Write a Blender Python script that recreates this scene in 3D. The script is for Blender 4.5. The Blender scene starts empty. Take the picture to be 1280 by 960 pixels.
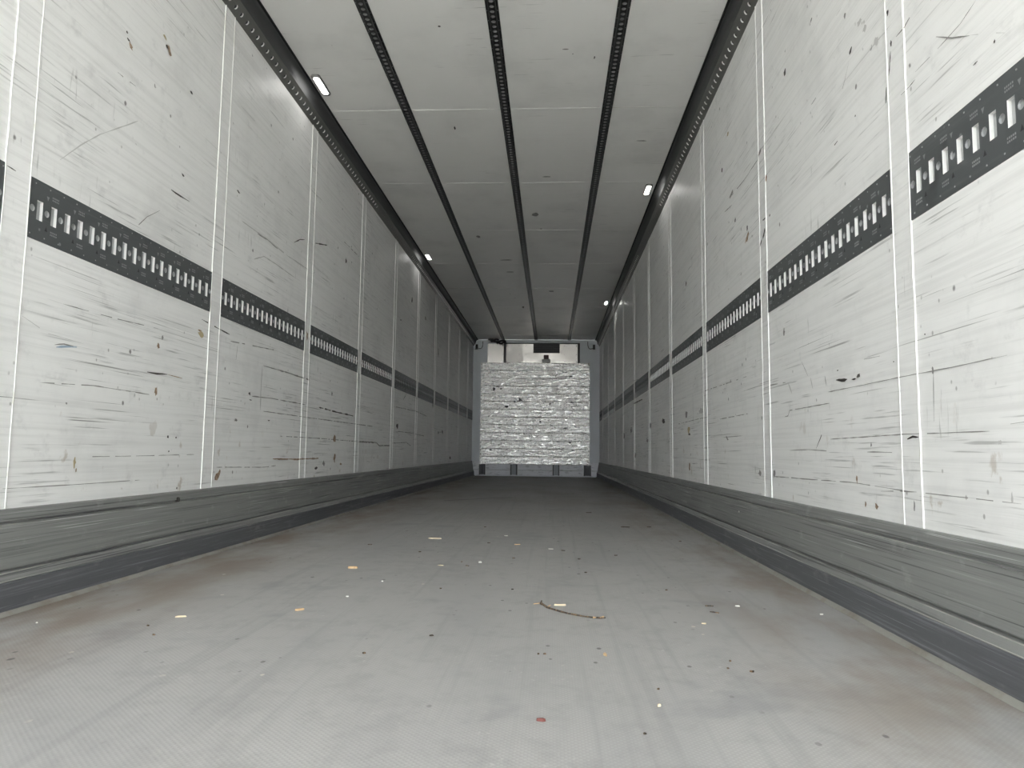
import bpy, math, random
import numpy as np
from mathutils import Matrix, Vector

SC = bpy.context.scene
COL = SC.collection
rnd = random.Random(7)

# ------------------------------------------------------------------ camera
F_PX = 900.0
CAM = np.array([0.3017, 0.0, 0.4595])
_p, _y, _r = np.radians([5.4075, -3.1541, -0.7157])
FWD = np.array([np.sin(_y) * np.cos(_p), np.cos(_y) * np.cos(_p), np.sin(_p)])
_right = np.array([np.cos(_y), -np.sin(_y), 0.0])
_up = np.cross(_right, FWD)
RGT = _right * np.cos(_r) - _up * np.sin(_r)
UPV = _right * np.sin(_r) + _up * np.cos(_r)
cam_data = bpy.data.cameras.new('camera')
cam_data.sensor_fit = 'HORIZONTAL'
cam_data.sensor_width = 36.0
cam_data.lens = 36.0 * F_PX / 1280.0
cam_data.clip_start = 0.02
cam_data.clip_end = 300
cam = bpy.data.objects.new('camera', cam_data)
COL.objects.link(cam)
cam.matrix_world = Matrix(((RGT[0], UPV[0], -FWD[0], CAM[0]), (RGT[1], UPV[1], -FWD[1], CAM[1]),
                           (RGT[2], UPV[2], -FWD[2], CAM[2]), (0, 0, 0, 1)))
SC.camera = cam


def hit(px, py, axis, value):
    """where the ray of a photo pixel meets the plane axis = value"""
    d = FWD + RGT * (px - 640) / F_PX - UPV * (py - 480) / F_PX
    return Vector(CAM + d * (value - CAM[axis]) / d[axis])


# ------------------------------------------------------------------ sky and exposure
w = bpy.data.worlds.new('overcast_sky')
w.use_nodes = True
bg = w.node_tree.nodes['Background']
bg.inputs[0].default_value = (0.93, 0.97, 1.0, 1)
bg.inputs[1].default_value = 1.0
SC.world = w
SC.view_settings.view_transform = 'Standard'
SC.view_settings.look = 'None'
SC.view_settings.gamma = 1
SC.view_settings.use_curve_mapping = False
SC.view_settings.exposure = 3.4
LAMP_POWER = 1.8
sun_data = bpy.data.lights.new('sun', 'SUN')       # stands beside and ahead of the trailer: lights the yard, not the interior
sun_data.energy = 5.0
sun_data.angle = math.radians(3)
sun_data.color = (1.0, 0.97, 0.93)
sun = bpy.data.objects.new('sun', sun_data)
COL.objects.link(sun)
sun.rotation_euler = Vector((0.55, -0.45, -0.85)).to_track_quat('-Z', 'Y').to_euler()

# ------------------------------------------------------------------ dimensions (metres)
HW, H = 1.23, 2.65                 # half width, height
Y0, D = -2.2, 13.92                # rear opening (unseen, set back to slow the light falloff), front wall
PITCH, FIRST, SW = 1.2357, 0.6817, 0.0988   # wall bays and the strips between them
ZB, ZT = 1.0693, 1.2495            # lashing rail
ZK = 0.283                         # top of the kick plate


# ------------------------------------------------------------------ materials
def material(name, base, rough=0.5, metal=0.0, layers=(), bumps=(), spec=0.5, rlayers=()):
    m = bpy.data.materials.new(name)
    m.use_nodes = True
    nt = m.node_tree
    N, L = nt.nodes, nt.links
    bsdf = N['Principled BSDF']
    bsdf.inputs['Roughness'].default_value = rough
    bsdf.inputs['Metallic'].default_value = metal
    bsdf.inputs['Specular IOR Level'].default_value = spec
    geo = N.new('ShaderNodeNewGeometry')
    sep = N.new('ShaderNodeSeparateXYZ')
    L.new(geo.outputs['Position'], sep.inputs[0])

    def rng(sock, lo, hi):
        r = N.new('ShaderNodeMapRange')
        r.interpolation_type = 'SMOOTHSTEP'
        r.inputs['From Min'].default_value = lo
        r.inputs['From Max'].default_value = hi
        L.new(sock, r.inputs['Value'])
        return r.outputs['Result']

    def vec(scale, off=0.0):
        v = N.new('ShaderNodeVectorMath')
        v.operation = 'MULTIPLY_ADD'
        v.inputs[1].default_value = scale
        v.inputs[2].default_value = (off, off * 1.7, off * 0.6)
        L.new(geo.outputs['Position'], v.inputs[0])
        return v.outputs[0]

    def tex(d):
        if d.get('kind') == 'spots':
            t = N.new('ShaderNodeTexVoronoi')
            t.inputs['Scale'].default_value = 1.0
            L.new(vec(d['scale'], d.get('off', 0)), t.inputs['Vector'])
            o = t.outputs['Distance']
        elif d.get('kind') == 'dots':
            s1 = N.new('ShaderNodeMath'); s1.operation = 'SINE'
            s2 = N.new('ShaderNodeMath'); s2.operation = 'SINE'
            m1 = N.new('ShaderNodeMath'); m1.operation = 'MULTIPLY'
            sx = N.new('ShaderNodeSeparateXYZ')
            L.new(vec(d['scale']), sx.inputs[0])
            L.new(sx.outputs[0], s1.inputs[0]); L.new(sx.outputs[1], s2.inputs[0])
            L.new(s1.outputs[0], m1.inputs[0]); L.new(s2.outputs[0], m1.inputs[1])
            o = m1.outputs[0]
        else:
            t = N.new('ShaderNodeTexNoise')
            t.inputs['Scale'].default_value = 1.0
            t.inputs['Detail'].default_value = d.get('detail', 3)
            t.inputs['Roughness'].default_value = d.get('nrough', 0.55)
            t.inputs['Distortion'].default_value = d.get('dist', 0)
            L.new(vec(d['scale'], d.get('off', 0)), t.inputs['Vector'])
            o = t.outputs['Fac']
        o = rng(o, d['lo'], d['hi'])
        return o

    def mul(a, b):
        x = N.new('ShaderNodeMath'); x.operation = 'MULTIPLY'
        L.new(a, x.inputs[0])
        if hasattr(b, 'links'):
            L.new(b, x.inputs[1])
        else:
            x.inputs[1].default_value = b
        return x.outputs[0]

    def mask(d):
        o = tex(d)
        if 'm2' in d:
            o = mul(o, tex(d['m2']))
        if 'zr' in d:
            o = mul(o, rng(sep.outputs[2], *d['zr']))
        if 'yr' in d:
            o = mul(o, rng(sep.outputs[1], *d['yr']))
        if 'xr' in d:
            o = mul(o, rng(sep.outputs[0], *d['xr']))
        return mul(o, d.get('amt', 1.0))

    col = None
    for d in layers:
        mx = N.new('ShaderNodeMix')
        mx.data_type = 'RGBA'
        L.new(mask(d), mx.inputs[0])
        if col is None:
            mx.inputs[6].default_value = (*base, 1)
        else:
            L.new(col, mx.inputs[6])
        mx.inputs[7].default_value = (*d['color'], 1)
        col = mx.outputs[2]
    if col is None:
        bsdf.inputs['Base Color'].default_value = (*base, 1)
    else:
        L.new(col, bsdf.inputs['Base Color'])
    if rlayers:
        d = rlayers[0]
        a = N.new('ShaderNodeMath'); a.operation = 'ADD'
        L.new(mask(d), a.inputs[0])
        a.inputs[1].default_value = rough
        L.new(a.outputs[0], bsdf.inputs['Roughness'])
    nrm = None
    for d in bumps:
        b = N.new('ShaderNodeBump')
        b.inputs['Strength'].default_value = d.get('strength', 0.3)
        b.inputs['Distance'].default_value = d.get('depth', 0.002)
        L.new(mask(d), b.inputs['Height'])
        if nrm is not None:
            L.new(nrm, b.inputs['Normal'])
        nrm = b.outputs[0]
    if nrm is not None:
        L.new(nrm, bsdf.inputs['Normal'])
    return m


def emissive(name, color, strength):
    m = bpy.data.materials.new(name)
    m.use_nodes = True
    b = m.node_tree.nodes['Principled BSDF']
    b.inputs['Base Color'].default_value = (0.9, 0.9, 0.9, 1)
    b.inputs['Emission Color'].default_value = (*color, 1)
    b.inputs['Emission Strength'].default_value = strength
    return m


def wall_layers(k):
    """white plastic-faced panel: wood grain, smudges, scratches, specks"""
    o = 11.0 * k
    return [
        dict(scale=(1, 1.1, 70), off=o, lo=0.42, hi=0.70, color=(0.62, 0.62, 0.60), amt=0.32, detail=6, nrough=0.65),
        dict(scale=(1, 2.2, 2.6), off=o + 3, lo=0.48, hi=0.78, color=(0.58, 0.58, 0.57), amt=0.35, detail=6, nrough=0.65),
        dict(scale=(1, 9, 11), off=o + 4, lo=0.56, hi=0.75, color=(0.55, 0.55, 0.54), amt=0.35, detail=5, nrough=0.7),
        dict(scale=(1, 3.0, 120), off=o + 5, lo=0.58, hi=0.70, color=(0.30, 0.30, 0.285), amt=0.6, detail=3,
             m2=dict(scale=(1, 1.5, 4), off=o + 6, lo=0.46, hi=0.60)),
        dict(scale=(1, 1.3, 210), off=o + 8, lo=0.63, hi=0.70, color=(0.17, 0.165, 0.15), amt=0.75, detail=1,
             m2=dict(scale=(1, 1.6, 6), off=o + 9, lo=0.53, hi=0.62), zr=(1.5, 0.6)),
        dict(scale=(1, 70, 7), off=o + 12, lo=0.62, hi=0.74, color=(0.34, 0.33, 0.31), amt=0.55, detail=2,
             m2=dict(scale=(1, 2.5, 5), off=o + 13, lo=0.56, hi=0.66)),
        dict(kind='spots', scale=(1, 11, 9), off=o + 15, lo=0.10, hi=0.05, color=(0.12, 0.11, 0.10), amt=0.8,
             m2=dict(scale=(1, 12, 12), off=o + 17, lo=0.50, hi=0.56)),
        dict(kind='spots', scale=(1, 24, 17), off=o + 25, lo=0.13, hi=0.06, color=(0.22, 0.21, 0.19), amt=0.6,
             m2=dict(scale=(1, 5, 5), off=o + 27, lo=0.52, hi=0.60)),
        dict(scale=(1, 14, 9), off=o + 20, lo=0.64, hi=0.71, color=(0.36, 0.28, 0.19), amt=0.55, detail=5,
             zr=(0.75, 0.3)),
    ]


WALL_BUMP = [dict(scale=(1, 1.1, 55), lo=0.2, hi=0.8, strength=0.14, depth=0.0015, detail=4),
             dict(scale=(1, 1.6, 1.8), lo=0.2, hi=0.8, strength=0.3, depth=0.006, detail=2)]
WHITE = (0.90, 0.90, 0.88)
M = {}
M['wall_l'] = material('white_panel_left', WHITE, 0.42, 0, wall_layers(1), WALL_BUMP, 0.45)
M['wall_r'] = material('white_panel_right', WHITE, 0.42, 0, wall_layers(4), WALL_BUMP, 0.45)
M['bead'] = material('white_sealant_bead', (0.86, 0.86, 0.83), 0.5, 0, [
    dict(scale=(1, 1, 14), lo=0.55, hi=0.7, color=(0.5, 0.47, 0.4), amt=0.5)])
M['ceiling'] = material('white_ceiling_panel', (0.88, 0.88, 0.85), 0.40, 0, [
    dict(scale=(2.2, 2.0, 1), lo=0.45, hi=0.8, color=(0.55, 0.55, 0.53), amt=0.35, detail=5),
    dict(scale=(5, 60, 1), lo=0.64, hi=0.74, color=(0.40, 0.40, 0.38), amt=0.5, detail=2,
         m2=dict(scale=(1.5, 2, 1), lo=0.50, hi=0.62)),
    dict(kind='spots', scale=(3.2, 3.0, 1), off=4, lo=0.05, hi=0.03, color=(0.12, 0.12, 0.11), amt=0.7,
         m2=dict(scale=(6, 6, 1), lo=0.5, hi=0.55))],
    [dict(scale=(4, 26, 1), lo=0.3, hi=0.8, strength=0.25, depth=0.002, detail=3),
     dict(scale=(3, 3.5, 1), off=3, lo=0.62, hi=0.74, strength=0.35, depth=0.004, detail=2)], 0.45)
M['floor'] = material('grey_anti_slip_floor', (0.37, 0.365, 0.355), 0.55, 0, [
    dict(kind='dots', scale=(560, 560, 1), lo=0.0, hi=0.8, color=(0.54, 0.535, 0.525), amt=0.28),
    dict(scale=(16, 13, 1), off=31, lo=0.45, hi=0.72, color=(0.26, 0.258, 0.25), amt=0.45, detail=6, nrough=0.7),
    dict(scale=(90, 60, 1), off=37, lo=0.62, hi=0.74, color=(0.56, 0.55, 0.53), amt=0.4, detail=3,
         m2=dict(scale=(3, 3, 1), off=39, lo=0.5, hi=0.6)),
    dict(scale=(2.2, 0.7, 1), lo=0.42, hi=0.72, color=(0.30, 0.30, 0.30), amt=0.55, detail=5),
    dict(scale=(30, 0.8, 1), off=2, lo=0.52, hi=0.72, color=(0.27, 0.27, 0.265), amt=0.4, detail=3),
    dict(scale=(3.5, 4.5, 1), off=6, lo=0.58, hi=0.72, color=(0.25, 0.25, 0.255), amt=0.5, detail=4),
    dict(scale=(5, 2.0, 1), off=9, lo=0.30, hi=0.68, color=(0.22, 0.175, 0.135), amt=0.9, detail=6, xr=(-0.55, -1.08)),
    dict(scale=(6, 2.4, 1), off=13, lo=0.38, hi=0.7, color=(0.24, 0.195, 0.155), amt=0.75, detail=6, xr=(0.62, 1.10)),
    dict(scale=(2, 1.1, 1), off=17, lo=0.42, hi=0.7, color=(0.26, 0.225, 0.19), amt=0.5, detail=5, yr=(3.5, 7.0)),
    dict(kind='spots', scale=(9, 6, 1), off=1, lo=0.075, hi=0.045, color=(0.08, 0.075, 0.07), amt=0.8,
         m2=dict(scale=(3, 3, 1), off=21, lo=0.47, hi=0.55)),
    dict(kind='spots', scale=(17, 11, 1), off=41, lo=0.11, hi=0.06, color=(0.10, 0.095, 0.09), amt=0.75,
         m2=dict(scale=(2, 2, 1), off=43, lo=0.48, hi=0.58)),
    dict(kind='spots', scale=(7, 5, 1), off=5, lo=0.05, hi=0.03, color=(0.65, 0.60, 0.52), amt=0.7,
         m2=dict(scale=(3, 3, 1), off=25, lo=0.48, hi=0.55))],
    [dict(kind='dots', scale=(560, 560, 1), lo=-1, hi=1, strength=0.25, depth=0.0010),
     dict(scale=(60, 60, 1), lo=0.3, hi=0.7, strength=0.15, depth=0.0008)], 0.35)
M['kick'] = material('worn_grey_aluminium_kick_plate', (0.27, 0.275, 0.265), 0.5, 0.2, [
    dict(scale=(20, 0.8, 90), lo=0.46, hi=0.68, color=(0.15, 0.155, 0.155), amt=0.65, detail=6, nrough=0.7),
    dict(scale=(20, 1.8, 170), off=4, lo=0.58, hi=0.70, color=(0.46, 0.47, 0.46), amt=0.4, detail=4),
    dict(scale=(20, 1.4, 260), off=8, lo=0.64, hi=0.71, color=(0.70, 0.71, 0.71), amt=0.7, detail=1,
         m2=dict(scale=(1, 1.4, 9), lo=0.48, hi=0.58)),
    dict(scale=(20, 1.2, 200), off=10, lo=0.60, hi=0.68, color=(0.06, 0.062, 0.065), amt=0.7, detail=2),
    dict(scale=(12, 12, 20), off=12, lo=0.60, hi=0.72, color=(0.42, 0.42, 0.41), amt=0.35, detail=6)],
    [dict(scale=(20, 0.9, 75), lo=0.3, hi=0.8, strength=0.3, depth=0.002, detail=3)])
M['kick_edge'] = material('rubbed_highlight_edge', (0.52, 0.52, 0.49), 0.45, 0.4, [
    dict(scale=(9, 2.5, 9), lo=0.42, hi=0.6, color=(0.16, 0.165, 0.165), amt=0.8, detail=4)])
M['kick_low'] = material('scuffed_dark_blue_grey_foot_strip', (0.125, 0.13, 0.142), 0.5, 0.2, [
    dict(scale=(20, 1.6, 110), lo=0.5, hi=0.74, color=(0.32, 0.33, 0.35), amt=0.7, detail=6, nrough=0.7),
    dict(scale=(20, 2.5, 260), off=3, lo=0.66, hi=0.74, color=(0.4, 0.41, 0.43), amt=0.5, detail=1),
    dict(scale=(9, 6, 14), off=5, lo=0.60, hi=0.72, color=(0.27, 0.27, 0.27), amt=0.5, detail=5)],
    [dict(scale=(20, 0.9, 75), lo=0.3, hi=0.8, strength=0.3, depth=0.002, detail=3)])
M['sealant'] = material('dusty_grey_sealant', (0.27, 0.265, 0.24), 0.7, 0, [
    dict(scale=(9, 14, 9), lo=0.45, hi=0.7, color=(0.20, 0.17, 0.14), amt=0.6)])
M['rail'] = material('dark_grey_painted_steel_rail', (0.10, 0.108, 0.11), 0.42, 0.2, [
    dict(scale=(1, 2, 90), lo=0.55, hi=0.75, color=(0.15, 0.16, 0.16), amt=0.5),
    dict(kind='spots', scale=(1, 16, 16), lo=0.12, hi=0.06, color=(0.4, 0.41, 0.41), amt=0.6,
         m2=dict(scale=(1, 5, 5), off=3, lo=0.52, hi=0.6)),
    dict(scale=(1, 6, 6), off=7, lo=0.6, hi=0.75, color=(0.03, 0.033, 0.034), amt=0.6)])
M['stamp'] = material('bare_stamped_metal', (0.30, 0.31, 0.31), 0.45, 0.3)
M['dent'] = material('dark_hollow', (0.03, 0.032, 0.033), 0.5, 0.1)
M['galv'] = material('bright_galvanised_steel', (0.84, 0.84, 0.82), 0.42, 0.25, [
    dict(scale=(1, 30, 30), lo=0.55, hi=0.75, color=(0.6, 0.6, 0.58), amt=0.4)])
M['galv_dull'] = material('dull_galvanised_steel', (0.40, 0.41, 0.41), 0.45, 0.35)
M['galv_dark'] = material('mid_grey_steel', (0.27, 0.27, 0.27), 0.45, 0.3)  # plain grey of the ceiling rail cups and small corner holes
M['black_rail'] = material('black_ceiling_rail', (0.022, 0.023, 0.023), 0.4, 0.2, [
    dict(scale=(8, 1.5, 8), lo=0.5, hi=0.8, color=(0.06, 0.06, 0.06), amt=0.6)])
M['cove'] = material('dark_grey_cove_profile', (0.062, 0.065, 0.065), 0.52, 0.3, [
    dict(scale=(30, 0.8, 30), lo=0.5, hi=0.75, color=(0.10, 0.10, 0.10), amt=0.5)])
M['cove_strip'] = material('grey_perforated_strip', (0.15, 0.152, 0.142), 0.45, 0.3, [
    dict(scale=(30, 1.4, 30), lo=0.5, hi=0.75, color=(0.24, 0.24, 0.225), amt=0.5)])
M['gap_black'] = material('black_gap_and_hole', (0.006, 0.006, 0.006), 0.8)
M['front'] = material('light_grey_front_liner', (0.74, 0.77, 0.79), 0.5, 0, [
    dict(scale=(2, 1, 2), lo=0.45, hi=0.8, color=(0.62, 0.64, 0.66), amt=0.4)])
M['skirt'] = material('pale_scuffed_front_skirt', (0.84, 0.85, 0.88), 0.45, 0, [
    dict(scale=(9, 1, 30), lo=0.52, hi=0.68, color=(0.25, 0.25, 0.26), amt=0.5, detail=5)])
M['plank'] = material('worn_bare_aluminium_plank', (0.98, 0.97, 0.94), 0.27, 0.6, [
    dict(scale=(8, 1, 90), lo=0.52, hi=0.68, color=(0.42, 0.41, 0.39), amt=0.6, detail=6, nrough=0.75),
    dict(scale=(30, 1, 40), off=3, lo=0.55, hi=0.605, color=(0.06, 0.058, 0.055), amt=0.9, detail=5, nrough=0.75),
    dict(scale=(4, 1, 6), off=8, lo=0.60, hi=0.70, color=(0.13, 0.125, 0.12), amt=0.6, detail=6, nrough=0.7)],
    [dict(scale=(9, 1, 40), lo=0.3, hi=0.8, strength=0.6, depth=0.008, detail=3)],
    rlayers=[dict(scale=(9, 1, 20), off=2, lo=0.4, hi=0.7, amt=0.2)])
M['steel'] = material('brushed_stainless_cover', (0.70, 0.67, 0.62), 0.27, 0.75, [
    dict(scale=(40, 1, 6), lo=0.6, hi=0.75, color=(0.35, 0.33, 0.3), amt=0.5)],
    [dict(scale=(3, 1, 3), lo=0.3, hi=0.7, strength=0.3, depth=0.01, detail=1)])
M['black'] = material('black_plastic', (0.012, 0.012, 0.012), 0.5)
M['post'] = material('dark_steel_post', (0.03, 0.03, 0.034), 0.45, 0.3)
M['post_light'] = material('lit_steel_post', (0.22, 0.23, 0.24), 0.45, 0.3)
M['red'] = material('dark_red_plastic', (0.05, 0.012, 0.010), 0.5)
M['lens'] = emissive('lit_white_lens', (1.0, 0.98, 0.95), LAMP_POWER)
M['lamp_frame'] = material('grey_lamp_frame', (0.22, 0.22, 0.21), 0.4, 0.3)
M['concrete'] = material('pale_concrete_yard', (0.42, 0.41, 0.39), 0.8, 0, [
    dict(scale=(0.4, 0.4, 1), lo=0.4, hi=0.7, color=(0.34, 0.33, 0.32), amt=0.6, detail=5)])
M['wood'] = material('pale_wood_chip', (0.66, 0.47, 0.27), 0.7, 0, [
    dict(scale=(30, 120, 30), lo=0.45, hi=0.7, color=(0.45, 0.3, 0.16), amt=0.6)])
M['wood_light'] = material('cream_wood_splinter', (0.78, 0.68, 0.48), 0.7)
M['bark'] = material('dark_bark', (0.055, 0.045, 0.035), 0.8, 0, [
    dict(scale=(120, 120, 30), lo=0.45, hi=0.62, color=(0.26, 0.17, 0.10), amt=0.7)])
M['redbrown'] = material('red_brown_chip', (0.17, 0.06, 0.05), 0.7)
M['paper'] = material('white_paper_scrap', (0.82, 0.81, 0.76), 0.8)
M['k_dark'] = material('dark_scuff', (0.055, 0.05, 0.045), 0.6)
M['k_grey'] = material('grey_scratch', (0.28, 0.275, 0.26), 0.6)
M['k_pale'] = material('pale_grey_scratch', (0.58, 0.575, 0.555), 0.5)
M['k_brown'] = material('exposed_brown_wood', (0.27, 0.19, 0.125), 0.75, 0, [
    dict(scale=(90, 90, 90), lo=0.45, hi=0.6, color=(0.47, 0.36, 0.26), amt=0.8)])
M['k_blue'] = material('blue_paint_rub', (0.36, 0.46, 0.56), 0.6)
M['k_yellow'] = material('ochre_stain', (0.50, 0.42, 0.26), 0.7)


# ------------------------------------------------------------------ mesh helpers
class MB:
    def __init__(self):
        self.v, self.f, self.back = [], [], set()

    def add(self, vs, fs):
        n = len(self.v)
        self.v += [tuple(p) for p in vs]
        self.f += [tuple(i + n for i in q) for q in fs]
        return self

    def box(self, x0, x1, y0, y1, z0, z1):
        vs = [(x, y, z) for x in (x0, x1) for y in (y0, y1) for z in (z0, z1)]
        return self.add(vs, [(0, 1, 3, 2), (4, 6, 7, 5), (0, 4, 5, 1), (2, 3, 7, 6), (0, 2, 6, 4), (1, 5, 7, 3)])

    def prism(self, pts, y0, y1, close=True):
        """profile of (x, z) points drawn out along y"""
        n = len(pts)
        vs = [(x, y0, z) for x, z in pts] + [(x, y1, z) for x, z in pts]
        fs = [(i, (i + 1) % n, (i + 1) % n + n, i + n) for i in range(n if close else n - 1)]
        if close:
            fs += [tuple(range(n - 1, -1, -1)), tuple(range(n, 2 * n))]
        return self.add(vs, fs)

    def tube(self, pts, r, n=6):
        pts = [Vector(p) for p in pts]
        vs, fs = [], []
        for i, p in enumerate(pts):
            t = (pts[min(i + 1, len(pts) - 1)] - pts[max(i - 1, 0)]).normalized()
            a = t.cross(Vector((0, 0, 1)))
            if a.length < 0.05:
                a = t.cross(Vector((1, 0, 0)))
            a.normalize()
            b = t.cross(a)
            rr = r[i] if isinstance(r, (list, tuple)) else r
            for k in range(n):
                g = 2 * math.pi * k / n
                vs.append(p + (a * math.cos(g) + b * math.sin(g)) * rr)
        for i in range(len(pts) - 1):
            for k in range(n):
                fs.append((i * n + k, i * n + (k + 1) % n, (i + 1) * n + (k + 1) % n, (i + 1) * n + k))
        fs += [tuple(range(n - 1, -1, -1)), tuple(range((len(pts) - 1) * n, len(pts) * n))]
        return self.add(vs, fs)

    def mesh(self, name, mat, smooth=False, back=None):
        me = bpy.data.meshes.new(name)
        me.from_pydata(self.v, [], self.f)
        me.materials.append(mat)
        if back:
            me.materials.append(back)
            for i in self.back:
                me.polygons[i].material_index = 1
        import bmesh
        bm = bmesh.new()
        bm.from_mesh(me)
        bmesh.ops.recalc_face_normals(bm, faces=bm.faces)
        bm.to_mesh(me)
        bm.free()
        if smooth:
            for p in me.polygons:
                p.use_smooth = True
        return me


def obj(name, data, parent=None, loc=(0, 0, 0), kind=None):
    o = bpy.data.objects.new(name, data)
    COL.objects.link(o)
    o.parent = parent
    o.location = loc
    if kind:
        o['kind'] = kind
    return o


def build(name, mb, mat, parent=None, loc=(0, 0, 0), kind=None, smooth=False, back=None):
    return obj(name, mb.mesh(name, mat, smooth, back), parent, loc, kind)


def thing(name, label, cat, loc=(0, 0, 0), group=None, data=None):
    o = obj(name, data, None, loc)
    o['label'] = label
    o['category'] = cat
    if group:
        o['group'] = group
    return o


def frame_cell(mb, T, a, b, inner):
    """plate cell [-a,a]x[-b,b] with a hole; T(u, v) gives the point. inner = ('rect', hu, hv) or ('circle', r)"""
    if inner[0] == 'rect':
        hu, hv = inner[1:]
        o = [(-a, -b), (a, -b), (a, b), (-a, b)]
        i = [(-hu, -hv), (hu, -hv), (hu, hv), (-hu, hv)]
        mb.add([T(*q) for q in o + i], [(k, (k + 1) % 4, (k + 1) % 4 + 4, k + 4) for k in range(4)])
    else:
        r, n = inner[1], 12
        c = min(a, b)
        outer, inn = [], []
        for k in range(n):
            g = 2 * math.pi * (k + 0.5) / n - math.pi / 4 - math.pi / n
            cu, cv = math.cos(g), math.sin(g)
            s = c / max(abs(cu), abs(cv))
            outer.append((cu * s, cv * s))
            inn.append((cu * r, cv * r))
        mb.add([T(*q) for q in outer + inn], [(k, (k + 1) % n, (k + 1) % n + n, k + n) for k in range(n)])
        if b > c:
            mb.add([T(-a, -b), T(a, -b), T(a, -c), T(-a, -c)], [(0, 1, 2, 3)])
            mb.add([T(-a, c), T(a, c), T(a, b), T(-a, b)], [(0, 1, 2, 3)])
        if a > c:
            mb.add([T(-a, -b), T(-c, -b), T(-c, b), T(-a, b)], [(0, 1, 2, 3)])
            mb.add([T(c, -b), T(a, -b), T(a, b), T(c, b)], [(0, 1, 2, 3)])


def cup(mb, T3, inner, depth):
    """open recess behind a hole; T3(u, v, d)"""
    if inner[0] == 'rect':
        hu, hv = inner[1:]
        p = [(-hu, -hv), (hu, -hv), (hu, hv), (-hu, hv)]
    else:
        p = [(inner[1] * math.cos(2 * math.pi * k / 12), inner[1] * math.sin(2 * math.pi * k / 12)) for k in range(12)]
    n = len(p)
    mb.add([T3(u, v, 0) for u, v in p] + [T3(u, v, depth) for u, v in p],
           [(k, (k + 1) % n, (k + 1) % n + n, k + n) for k in range(n)] + [tuple(range(n, 2 * n))])
    mb.back.add(len(mb.f) - 1)          # the bottom of the recess may take a second material


# ------------------------------------------------------------------ the setting: outer shell
build('ground', MB().box(-45, 45, -45, 60, -1.4, -1.2), M['concrete'], kind='structure')

floor = build('floor', MB().box(-HW - 0.08, HW + 0.08, Y0, D + 0.1, -0.14, 0.0), M['floor'], kind='structure')
ceiling = build('ceiling', MB().box(-HW - 0.08, HW + 0.08, Y0, D + 0.1, H + 0.02, H + 0.09), M['ceiling'], kind='structure')
seam_y = [4.42 + 1.268 * k for k in range(-3, 9)]
edges = [Y0] + [s for s in seam_y if Y0 < s < D] + [D]
for a, b in zip(edges[:-1], edges[1:]):
    build('ceiling_panel', MB().box(-HW, HW, a + 0.002, b - 0.002, H, H + 0.02), M['ceiling'], ceiling)
for s in edges[1:-1]:
    build('joint_bead', MB().box(-HW + 0.09, HW - 0.09, s - 0.002, s + 0.002, H - 0.0015, H + 0.01), M['bead'], ceiling)

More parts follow.
